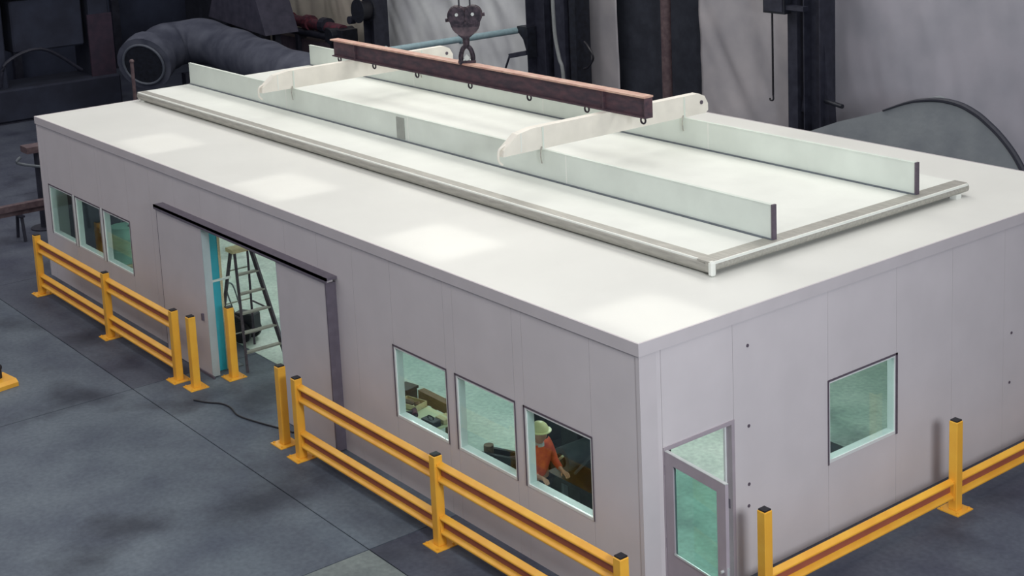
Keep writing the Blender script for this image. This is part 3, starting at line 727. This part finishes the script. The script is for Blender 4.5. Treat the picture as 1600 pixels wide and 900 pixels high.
part('lower_pipe', MB().cyl((-2.9, -.1, 2.30), (2.9, -.1, 2.28), .13, 12), DARKST, pm_, smooth=True)
for xx in (-2.2, -.9, .5, 1.6): part('valve', MB().cyl((xx-.16, 0, 2.62), (xx+.16, 0, 2.62), .27, 12), REDB if xx in (.5, -.9) else DARKST, pm_)
part('pump_head', MB().box(2.0, 3.1, -.3, .3, 2.15, 2.62).cyl((2.6, -.5, 2.4), (2.6, .4, 2.4), .26, 14), BLACKM, pm_, bevel=.01)
for xx in (-2.6, 0, 2.3): part('pipe_support', box(xx-.08, xx+.08, -.25, .1, 0, 2.2), DARKST, pm_)
part('tank_box', box(-1.8, 2.0, -.1, .5, .2, 2.05), mat('dull_plum', (104, 90, 100), .7, nscale=3, rgb2=(84, 74, 88)), pm_)
# grey duct with an open mouth behind the far end
dc = thing('air_duct', 'large grey bent air duct with an open dark mouth behind the far roof end', 'duct', (-31, 10, 0))
pts = [(-1.3, -1.75, 1.95), (-1.75, -1.2, 2.15), (-2.2, -.3, 2.3), (-1.7, .5, 2.35), (-.2, .7, 2.2), (1.8, .5, 2.15), (3.6, .3, 2.1), (5.6, .2, 2.05), (7.2, .1, 2.0)]
part('duct_shell', MB().tube(pts, lambda t: .78+.10*math.sin(t*38)*(.3 if t > .15 else 0)+(.12 if t < .1 else 0)-.12*t, 22, 8), DUCT, dc, smooth=True)
dr = (Vector(pts[0])-Vector(pts[1])).normalized(); p0 = Vector(pts[0])
part('mouth', MB().cyl(p0+dr*.0, p0+dr*.03, .66, 24), BLACKM, dc)
ring = []
e1 = dr.cross(Vector((0, 0, 1))).normalized(); e2 = e1.cross(dr)
part('mouth_rim', MB().tube([p0+dr*.04+(e1*math.cos(t)+e2*math.sin(t))*.68 for t in [2*PI*k/20 for k in range(21)]], .04, 8, 2), mat('dull_rim', (98, 104, 116), .5), dc, smooth=True)
for xx in (-1.4, 2.5, 6.0): part('cradle', box(xx-.15, xx+.15, -.4, 1.0, 0, 1.45), DARKST, dc)
fn = thing('dark_hood', 'dark grey sloping hood standing above the bent air duct', 'hood', (-33.2, 11.6, 0))
part('hood', MB().prism([(-1.2, 2.9), (2.8, 2.6), (1.6, 5.2), (.1, 5.2)], 'y', 0, 1.2), mat('hood_grey', (70, 68, 84), .7, nscale=3, rgb2=(50, 50, 66)), fn)
part('stack', MB().cyl((.8, .6, 5.2), (.8, .6, 8), .5, 16), DARKST, fn, smooth=True)
for xx in (-.8, 2.4): part('leg', box(xx-.1, xx+.1, .5, .7, 0, 2.75), DARKST, fn)
# grey domed tarpaulin behind the roof on the right
tb = thing('tarpaulin_dome', 'grey domed tarpaulin cover with a dark edge behind the roof', 'tarpaulin', (-5, 12, 0))
prof = [(-4.6, 1.9), (-3.6, 2.45), (-2.25, 3.0), (-1.14, 3.36), (-.6, 3.58), (-.24, 3.68), (.2, 3.74), (.62, 3.71), (.95, 3.6), (1.17, 3.48), (1.5, 3.24), (1.84, 2.88), (2.1, 2.4), (2.3, 1.6), (2.4, 0)]
def dome(mbm):
    rows = []
    N = 10
    for k in range(N+1):
        t = k/N; yy = t*1.6
        rows.append([(x-1.33*yy*min(1, max(0, (x+1.2)/2.4)), yy, max(0, z+.06*noise.noise(Vector((x*1.2, yy*1.2, 3)))*(1 if k else 0)-.55*t*t*min(1, z))) for x, z in prof])
    g_ = [[mbm.bm.verts.new(p) for p in r] for r in rows]
    for a, b in zip(g_, g_[1:]):
        for i in range(len(prof)-1): mbm.bm.faces.new((a[i], a[i+1], b[i+1], b[i]))
    for gi in (0, -1):
        f = [v for v in g_[gi]]; e_ = mbm.bm.verts.new((prof[0][0], rows[gi][0][1], 0))
        mbm.bm.faces.new(f+[e_] if gi else (f+[e_])[::-1])
    return mbm
part('cover', dome(MB()), TARP, tb, smooth=True)
part('edging', MB().tube([(x, -.01, z+.015) for x, z in prof[3:14]], lambda t: .018+.04*min(1, t*2.2), 8, 5), ROPED, tb, smooth=True)
# dark left end of the hall
sbm = thing('steel_rail', 'dull brown steel rail on low stands left of the building', 'rail', (-22, -1.5, 0))
part('beam', MB().box(-.09, .09, -3.5, 5.6, .72, .86).box(-.03, .03, -3.5, 5.6, .6, .72), RUSTP, sbm)
for y in (-3, -.5, 2, 4.5): part('stand', MB().box(-.2, .2, y-.06, y+.06, .56, .60).bar((-.15, y, .57), (-.25, y, 0), .06, .06).bar((.15, y, .57), (.25, y, 0), .06, .06), DARKST, sbm)
hk2 = thing('pipe_stand', 'dark pipe stand with a bent pale handle behind the far corner', 'stand', (-22.6, 1.3, 0))
part('pole', MB().cyl((0, 0, .03), (0, 0, 1.95), .12, 12), DARKST, hk2, smooth=True); part('foot', MB().cyl((0, 0, 0), (0, 0, .03), .35, 16), DARKST, hk2)
part('head', box(-.2, .25, -.35, .3, 1.9, 2.05), RUSTP, hk2); part('handle', MB().tube([(.2, -.5, 1.85), (.2, -.6, 1.75), (.2, -.4, 1.65), (.2, .1, 1.5)], .035, 7), GREYM, hk2, smooth=True)
PRESS = mat('press_blue_black', (46, 52, 70), 0.85, nscale=1.5, rgb2=(34, 38, 54))
mh = thing('press_machine', 'dark hulking press with a maroon panel at the dark left end of the hall', 'machine', (-37, 7.2, 0))
for y in (-2.25, 1.35): part('side_frame', box(-1.0, .6, y-.35, y+.35, 0, 5.2), PRESS, mh, bevel=.05)
part('crown', box(-1.1, .8, -2.8, 1.9, 4.2, 5.8), PRESS, mh, bevel=.08)
part('ram', box(-.7, .5, -1.6, .8, 2.2, 3.9), PRESS, mh, bevel=.05)
part('bed', box(-1.1, .9, -2.7, 1.8, .02, 1.1), PRESS, mh, bevel=.06)
part('maroon_panel', box(.6, .68, .9, 1.75, .7, 3.2), mat('dull_maroon', (62, 46, 62), .8, nscale=3, rgb2=(46, 38, 54)), mh)
part('pipe_loop', MB().tube([(.7, -2.2, 1.2), (.9, -2.0, 2.0), (.9, -.8, 2.3), (.8, .5, 1.4)], .06, 8), DARKST, mh, smooth=True)
part('foot', box(-1.2, 1.0, -2.9, 2.0, 0, .02), DARKST, mh)
pw = thing('slim_pole', 'slim rusty pole standing behind the far end of the roof', 'pole', (-23, 3.98, 0))
part('pole', MB().cyl((0, 0, .02), (0, 0, 3.62), .045, 10), RUSTP, pw, smooth=True); part('foot', MB().cyl((0, 0, 0), (0, 0, .02), .2, 14), DARKST, pw)
part('tip', MB().ball((0, 0, 3.63), .06), RUSTP, pw, smooth=True)
